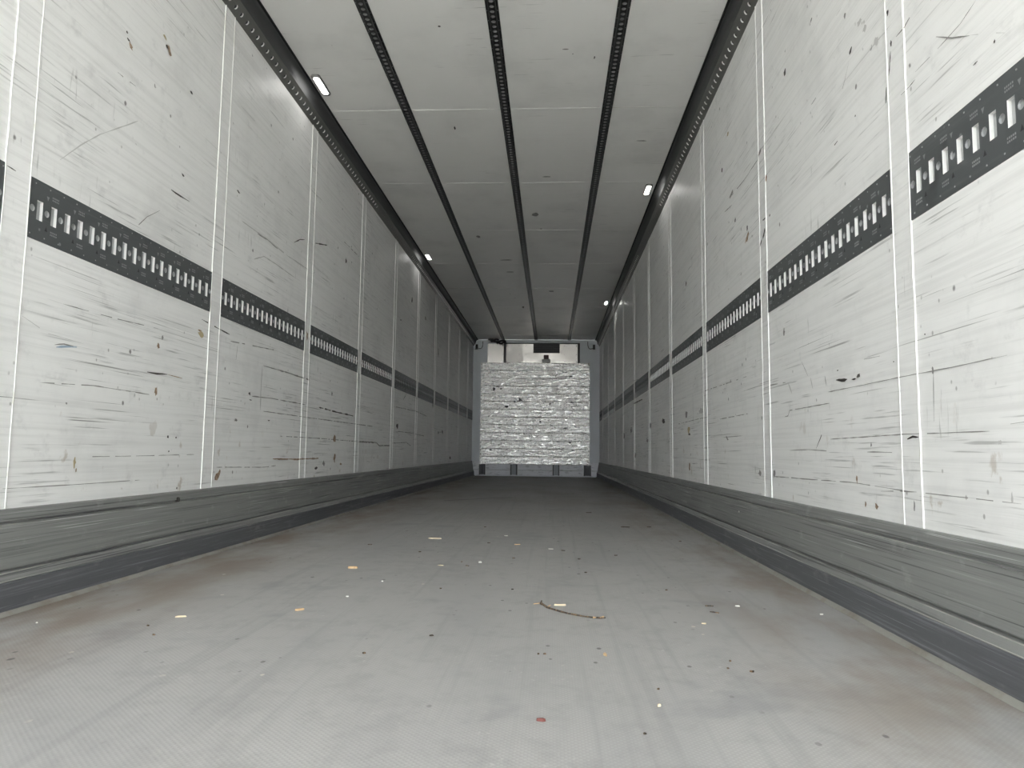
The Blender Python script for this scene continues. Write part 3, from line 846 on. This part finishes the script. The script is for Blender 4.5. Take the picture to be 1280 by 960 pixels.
for pts, wd, mt, br in ((((75, 200), (100, 182), (125, 168), (160, 156), (173, 151)), 1.5, 'k_pale', 0), (((147, 90), (154, 96), (170, 108)), 1.2, 'k_grey', .2), (((9, 207), (20, 214)), 4, 'k_dark', 0),
                        (((214, 237), (225, 245), (237, 252)), 2.2, 'k_dark', 0), (((168, 286), (184, 271), (200, 263)), 1.2, 'k_grey', .2), (((50, 478), (117, 482), (192, 494)), 1.3, 'k_grey', .15),
                        (((184, 465), (196, 467), (209, 468)), 2.6, 'k_dark', 0), (((209, 468), (228, 473)), 1.2, 'k_brown', .2), (((252, 399), (268, 408), (287, 418)), 1.8, 'k_dark', .1), (((3, 611), (90, 606), (175, 600)), 1, 'k_grey', .15),
                        (((79, 380), (140, 397), (198, 411)), 1.1, 'k_grey', .3), (((100, 571), (170, 570), (247, 568)), 1, 'k_grey', .3), (((367.5, 303), (375, 299.5), (381, 299.5)), 1.5, 'k_dark', .1),
                        (((394, 304), (409, 306.5)), 1.7, 'k_dark', 0), (((302, 276), (335, 300), (360, 320), (385, 337)), 1.6, 'k_pale', .05), (((322, 292), (335, 300), (347, 311)), 1.6, 'k_grey', .1),
                        (((317.5, 324), (330, 320.5), (345, 330), (367, 346)), 1.6, 'k_pale', 0), (((430, 302), (449, 321)), 1, 'k_grey', .3), (((341, 573.6), (370, 574), (398.5, 573)), 2, 'k_brown', 0),
                        (((329, 457), (360, 466), (386.6, 475)), 2, 'k_grey', .05), (((328, 457), (326, 490), (325.5, 513)), 1.2, 'k_grey', .1), (((312, 495), (340, 498), (382, 506)), 1.4, 'k_grey', .25),
                        (((398.6, 509), (420, 515), (441.7, 520)), 1.8, 'k_dark', .2), (((329, 514), (400, 524), (466, 533)), 1, 'k_grey', .1), (((348, 545), (400, 548), (470, 554)), 1, 'k_grey', .15),
                        (((448, 552), (470, 553), (474, 557), (487.5, 557)), 1.1, 'k_dark', 0), (((496, 539), (512, 541), (530, 545)), .9, 'k_grey', .1), (((492, 508), (520, 514), (533, 520)), .9, 'k_grey', .1),
                        (((490, 554), (508, 553), (513, 557)), .8, 'k_grey', .1), (((270, 584), (330, 584), (345, 582)), 1, 'k_grey', .3), (((504, 500), (508, 492)), 1, 'k_dark', 0), (((8, 615), (14, 575)), 1, 'k_pale', .3),
                        (((281, 425), (345, 438)), 1.2, 'k_grey', .4), (((295, 450), (297, 432)), 1.2, 'k_grey', 0), (((28, 395), (60, 417), (105, 430)), .9, 'k_pale', .1), (((500, 345), (512, 390)), .5, 'k_grey', .4)):
    ribbon(Lw, pts, wd, mt, broken=br)
ribbon(Lw, ((70, 434), (83, 433), (96, 434)), 3.2, 'k_blue', name='paint_rub')
ribbon(Lw, ((68, 431), (80, 430), (92, 433)), 1.4, 'k_grey', name='paint_rub')
for pts, wd, mt, br in ((((1061, 77), (1056, 100), (1050, 122)), .9, 'k_grey', .1), (((1113, 64), (1112, 80), (1111, 95)), 3, 'k_dark', 0), (((1108, 109), (1107.5, 119), (1107, 129)), 3, 'k_dark', .15),
                        (((1137, 22), (1131, 33), (1120, 46)), 2, 'k_grey', 0), (((1137, 22), (1131, 32)), 2.2, 'k_dark', .1), (((1144, 99), (1136, 109), (1126, 119)), 1.6, 'k_dark', .1),
                        (((1220, 0), (1200, 30), (1172, 61), (1144, 90)), 1.1, 'k_grey', .05), (((1170, 46), (1190, 47.5), (1212, 44.5)), 1.6, 'k_grey', .15), (((1212, 44), (1245, 41), (1278, 41)), .9, 'k_pale', .3),
                        (((1222, 76), (1216, 82)), 1.6, 'k_dark', 0), (((1047, 176), (1039, 187)), 2, 'k_dark', .2), (((1020, 122), (1014, 131)), 1.6, 'k_dark', 0), (((1045, 475), (1052, 475), (1059, 474)), 3.4, 'k_dark', 0),
                        (((1035, 490), (1080, 481), (1127.5, 471), (1200, 457), (1259, 444)), 1.2, 'k_grey', 0), (((980.6, 521), (985, 520), (987, 513), (1037, 504)), 1.2, 'k_grey', .05), (((1037, 504), (1037, 512)), 1, 'k_grey', 0),
                        (((1037.5, 549), (1127.5, 543), (1237, 539)), 1.2, 'k_grey', .05), (((1029, 538), (1025, 549), (1020, 561)), 1.6, 'k_dark', .05), (((987, 563), (1010, 562), (1038, 564)), .9, 'k_grey', .1),
                        (((1084, 565), (1100, 565), (1115, 565.6)), 1.6, 'k_grey', .1), (((968, 595.6), (1010, 599), (1065, 603), (1134, 614), (1277, 630)), 1.1, 'k_grey', .15), (((1134, 549), (1141, 546), (1148, 546.6)), 2.6, 'k_dark', .15),
                        (((1166.6, 463), (1167, 500), (1167.5, 527)), 1.6, 'k_grey', .35), (((1101, 614), (1125, 614), (1146, 615)), 1.2, 'k_grey', .1), (((1263, 530), (1280, 527.5)), 1.3, 'k_grey', 0),
                        (((947.5, 199), (930, 225), (915, 244)), 1.2, 'k_grey', .1), (((915, 256), (906, 265)), 1.5, 'k_grey', 0), (((955, 205), (930, 240)), .9, 'k_pale', .1), (((792, 504.7), (803, 499)), 2, 'k_dark', 0),
                        (((1002, 452), (1010, 470)), .8, 'k_grey', .2), (((1031, 470), (1033, 483)), 2, 'k_grey', 0), (((985, 478), (990, 492)), 3, 'k_pale', 0), (((1013, 472), (1016, 486)), 3, 'k_pale', 0),
                        (((1080, 449), (1100, 445)), 1.2, 'k_grey', .2), (((866, 500), (867, 530)), .8, 'k_grey', .2), (((848, 530), (880, 522)), .8, 'k_grey', .2), (((1052, 9), (1045, 20)), 1, 'k_pale', 0),
                        (((800, 474), (792, 476)), .8, 'k_grey', 0), (((880, 489), (935, 470)), 1, 'k_grey', .3), (((900, 524), (935, 517)), 1, 'k_grey', .3), (((960, 482), (982, 478)), 1.2, 'k_grey', .2)):
    ribbon(Rw, pts, wd, mt, broken=br)

# dents and marks on the ceiling
for px, py, rx, ry, mt in ((549, 33, 2.2, 1.4, 'k_dark'), (568.5, 160, 1.2, 3, 'k_dark'), (743, 72, 1.2, 2.2, 'k_dark'), (716, 67.5, .8, .8, 'k_dark'), (707.5, 61.5, 5, .8, 'k_grey'), (669, 268, 5, 2.4, 'k_grey'), (683, 221, 6, .7, 'k_grey'),
                           (689, 364, 4, .7, 'k_dark'), (598, 296, 3, 1.8, 'k_grey'), (654, 384, 2, 1.2, 'k_dark'), (633, 325, 8, .7, 'k_grey'), (802, 176, 8, .7, 'k_grey'), (638, 340, 6, .5, 'k_grey')):
    c = hit(px, py, 2, H - 0.0006)
    u = c.y / F_PX
    n = 10
    q = [c + Vector((rx * u * math.cos(g) * rnd.uniform(.6, 1.1), ry * u * c.y / 2.2 * math.sin(g) * rnd.uniform(.6, 1.1), 0)) for g in [2 * math.pi * k / n for k in range(n)]]
    build('scuff', MB().add(q, [tuple(range(n))]), M[mt], ceiling)

# ------------------------------------------------------------------ litter on the floor
def chip(px, py, wpx, ratio, mat, name, label, cat, rot=0.0, th=0.004, group=None, slim=False):
    c = hit(px, py, 2, 0)
    L_ = wpx * c.y / F_PX
    W_ = L_ * ratio
    n = 8
    q = []
    for k in range(n):
        g = 2 * math.pi * (k + 0.5) / n
        r = rnd.uniform(0.65, 1.1)
        e = 0.85 if not slim else 1.0
        cu = math.copysign(abs(math.cos(g)) ** e, math.cos(g))
        cv = math.copysign(abs(math.sin(g)) ** e, math.sin(g))
        x, y = cu * L_ / 2 * r, cv * W_ / 2 * r
        q.append((x * math.cos(rot) - y * math.sin(rot), x * math.sin(rot) + y * math.cos(rot)))
    vs = [(x, y, 0) for x, y in q] + [(x * .93, y * .9, th * rnd.uniform(.7, 1.1)) for x, y in q]
    fs = [tuple(range(n - 1, -1, -1)), tuple(range(n, 2 * n))] + [(i, (i + 1) % n, (i + 1) % n + n, i + n) for i in range(n)]
    return thing(name, label, cat, (c.x, c.y, 0.0002), group, MB().add(vs, fs).mesh(name, M[mat]))


WG = 'wood bits on the floor'
chip(441, 710.5, 14, .35, 'wood', 'wood_chip', 'tan wood chip on the floor left of centre', 'wood chip', .1, .008, WG)
chip(226, 771.5, 15, .22, 'wood_light', 'wood_splinter', 'cream wood splinter on the floor near the left kick plate', 'splinter', .35, .004, WG, True)
chip(374, 763, 13, .35, 'wood', 'wood_chip', 'brown wood chip on the floor, left foreground', 'wood chip', .5, .005, WG)
chip(543, 673.5, 19, .18, 'wood_light', 'wood_splinter', 'long pale splinter on the floor toward the middle of the trailer', 'splinter', 0, .006, WG, True)
chip(551, 707, 8, .25, 'wood_light', 'wood_splinter', 'short pale splinter on the floor just right of the tan chip', 'splinter', -.4, .003, WG, True)
chip(700.5, 757, 16, .22, 'wood_light', 'wood_splinter', 'cream pointed splinter beside the long dark twig', 'splinter', .0, .005, WG, True)
chip(670.5, 755, 12, .12, 'wood', 'wood_splinter', 'thin tan splinter at the left end of the dark twig', 'splinter', .7, .003, WG, True)
chip(756.5, 819, 4.5, 3.2, 'wood', 'wood_splinter', 'thin brown splinter lying lengthwise below the dark twig', 'splinter', .1, .003, WG, True)
chip(676, 901.5, 15, .28, 'redbrown', 'bark_chip', 'red-brown sliver of bark in the centre foreground', 'bark', -.25, .005, WG)
chip(880, 780, 8, .25, 'wood_light', 'wood_splinter', 'small pale splinter on the right part of the floor', 'splinter', -.3, .003, WG, True)
chip(824, 883, 6, .5, 'wood_light', 'wood_chip', 'small cream chip in the right foreground', 'wood chip', .4, .004, WG)
chip(647, 681, 8, .4, 'wood', 'wood_chip', 'small ochre wood chip on the floor in mid trailer', 'wood chip', .1, .004, WG)
chip(688.5, 686.5, 6.5, .5, 'paper', 'paper_scrap', 'small white paper scrap in the middle of the floor', 'paper', .0, .003, 'paper scraps on the floor')
chip(633, 670, 5, .8, 'paper', 'paper_scrap', 'white crumb of paper left of the ochre wood chip', 'paper', .5, .004, 'paper scraps on the floor')
chip(600, 703.5, 4, 1.2, 'paper', 'paper_scrap', 'curled white paper bit beside a dark crumb', 'paper', .9, .006, 'paper scraps on the floor')
chip(921.5, 758, 6, .4, 'paper', 'paper_scrap', 'white paper sliver on the right side of the floor', 'paper', -.2, .003, 'paper scraps on the floor')
chip(1027, 768.5, 5, .5, 'paper', 'paper_scrap', 'white paper bit close to the right kick plate', 'paper', .1, .003, 'paper scraps on the floor')
chip(434, 746, 4, .8, 'paper', 'paper_scrap', 'tiny white crumb on the floor below the tan chip', 'paper', .2, .003, 'paper scraps on the floor')
chip(478, 727, 3, .9, 'paper', 'paper_scrap', 'tiny white crumb right of the tan chip', 'paper', .2, .003, 'paper scraps on the floor')
chip(46, 779, 3, .9, 'paper', 'paper_scrap', 'tiny white crumb by the left kick plate', 'paper', .2, .003, 'paper scraps on the floor')
chip(887, 758, 12, .12, 'bark', 'bark_sliver', 'thin dark sliver on the right part of the floor, upper of two', 'bark', -.1, .003, WG, True)
chip(893, 766, 12, .12, 'bark', 'bark_sliver', 'thin dark sliver on the right part of the floor, lower of two', 'bark', -.5, .003, WG, True)
CG = 'dark crumbs on the floor'
for px, py, wd, where in (
        (584, 707.5, 6, 'just left of the curled white paper bit'), (577, 702.5, 3.2, 'behind a larger crumb, left of the curled paper bit'),
        (462, 681, 6.5, 'behind and right of the tan chip, left of centre'), (525, 690, 4, 'below the long pale splinter'),
        (611, 679, 5, 'left of the ochre wood chip'), (704, 688.5, 5.5, 'just right of the small white paper scrap in the middle'),
        (642, 698, 4, 'in front of the ochre wood chip'), (724, 699, 4.5, 'right of and below the middle paper scrap'),
        (732, 716, 4, 'behind the right half of the dark twig'), (770, 694.5, 5, 'at mid depth, a little right of centre'),
        (782, 659, 11, 'long, far down the right half'), (811, 659, 6, 'far down the floor, right of a long flat crumb'),
        (736, 641, 8, 'far down the middle, the farthest large one'), (606, 659, 4, 'far down the floor, left of the white paper crumb'),
        (850, 677, 4, 'far down by the right kick plate'), (833, 738, 3.5, 'level with the dark twig, well to its right'),
        (640.5, 737, 3.2, 'behind the left end of the dark twig'), (551, 736, 3.5, 'behind the dark twig, well to its left'),
        (192, 794, 4.5, 'below the cream splinter by the left kick plate'), (185, 782.5, 4, 'left of the cream splinter by the left kick plate'),
        (455, 817, 4.5, 'alone in the left foreground below the brown chip'), (539, 795, 7, 'wide and grey, left of and below the dark twig'),
        (940, 840, 5.5, 'in the right foreground, the rightmost'), (913, 827, 3.5, 'in the right foreground, upper of a close pair'),
        (910, 836, 3.5, 'in the right foreground, lower of a close pair'), (806, 918, 4.5, 'nearest to the camera, right of the red-brown sliver'),
        (673, 818, 3.5, 'below the dark twig, left of a close pair'), (681, 818, 4, 'below the dark twig, right of a close pair'),
        (823, 862, 4, 'just above the small cream chip in the right foreground')):
    chip(px, py, wd, rnd.uniform(.3, .8), 'bark', 'floor_crumb', 'dark crumb on the floor ' + where, 'crumb', rnd.uniform(-.5, .5), .003, CG)

tw = [(677, 752), (676, 755.5), (679, 757), (684, 760.5), (690, 762.5), (700, 765.5), (710, 768), (720, 770), (730, 771.8), (742, 773.3), (750, 773.8), (757, 773.6)]
P0 = hit(716, 769, 2, 0)
pts = [hit(x, y, 2, 0) - P0 + Vector((0, 0, 0.0032)) for x, y in tw]
t = thing('twig', 'long thin dark twig with peeling bark lying across the floor', 'twig', tuple(P0))
build('stem', MB().tube(pts, [.0015, .004, .0032, .003, .0024, .0028, .0021, .0027, .0021, .0024, .0027, .0012], 6), M['bark'], t)
for i, (dx, dy) in ((3, (.010, .02)), (9, (.006, -.012)), (10, (.012, .008))):
    q = pts[i]
    build('bark_flake', MB().tube([q, q + Vector((dx, dy, .003))], [.003, .001], 5), M['wood'], t)
# hairline joint across the floor far down the trailer
a = [hit(x, y, 2, 0.0006) for x, y in ((555, 626), (570, 625), (590, 624), (615, 622.5), (640, 622))]
vs = []
for q in a:
    vs += [q + Vector((0, 0.022, 0)), q - Vector((0, 0.022, 0))]
build('crack', MB().add(vs, [(2 * i, 2 * i + 1, 2 * i + 3, 2 * i + 2) for i in range(len(a) - 1)]), M['k_dark'], floor)
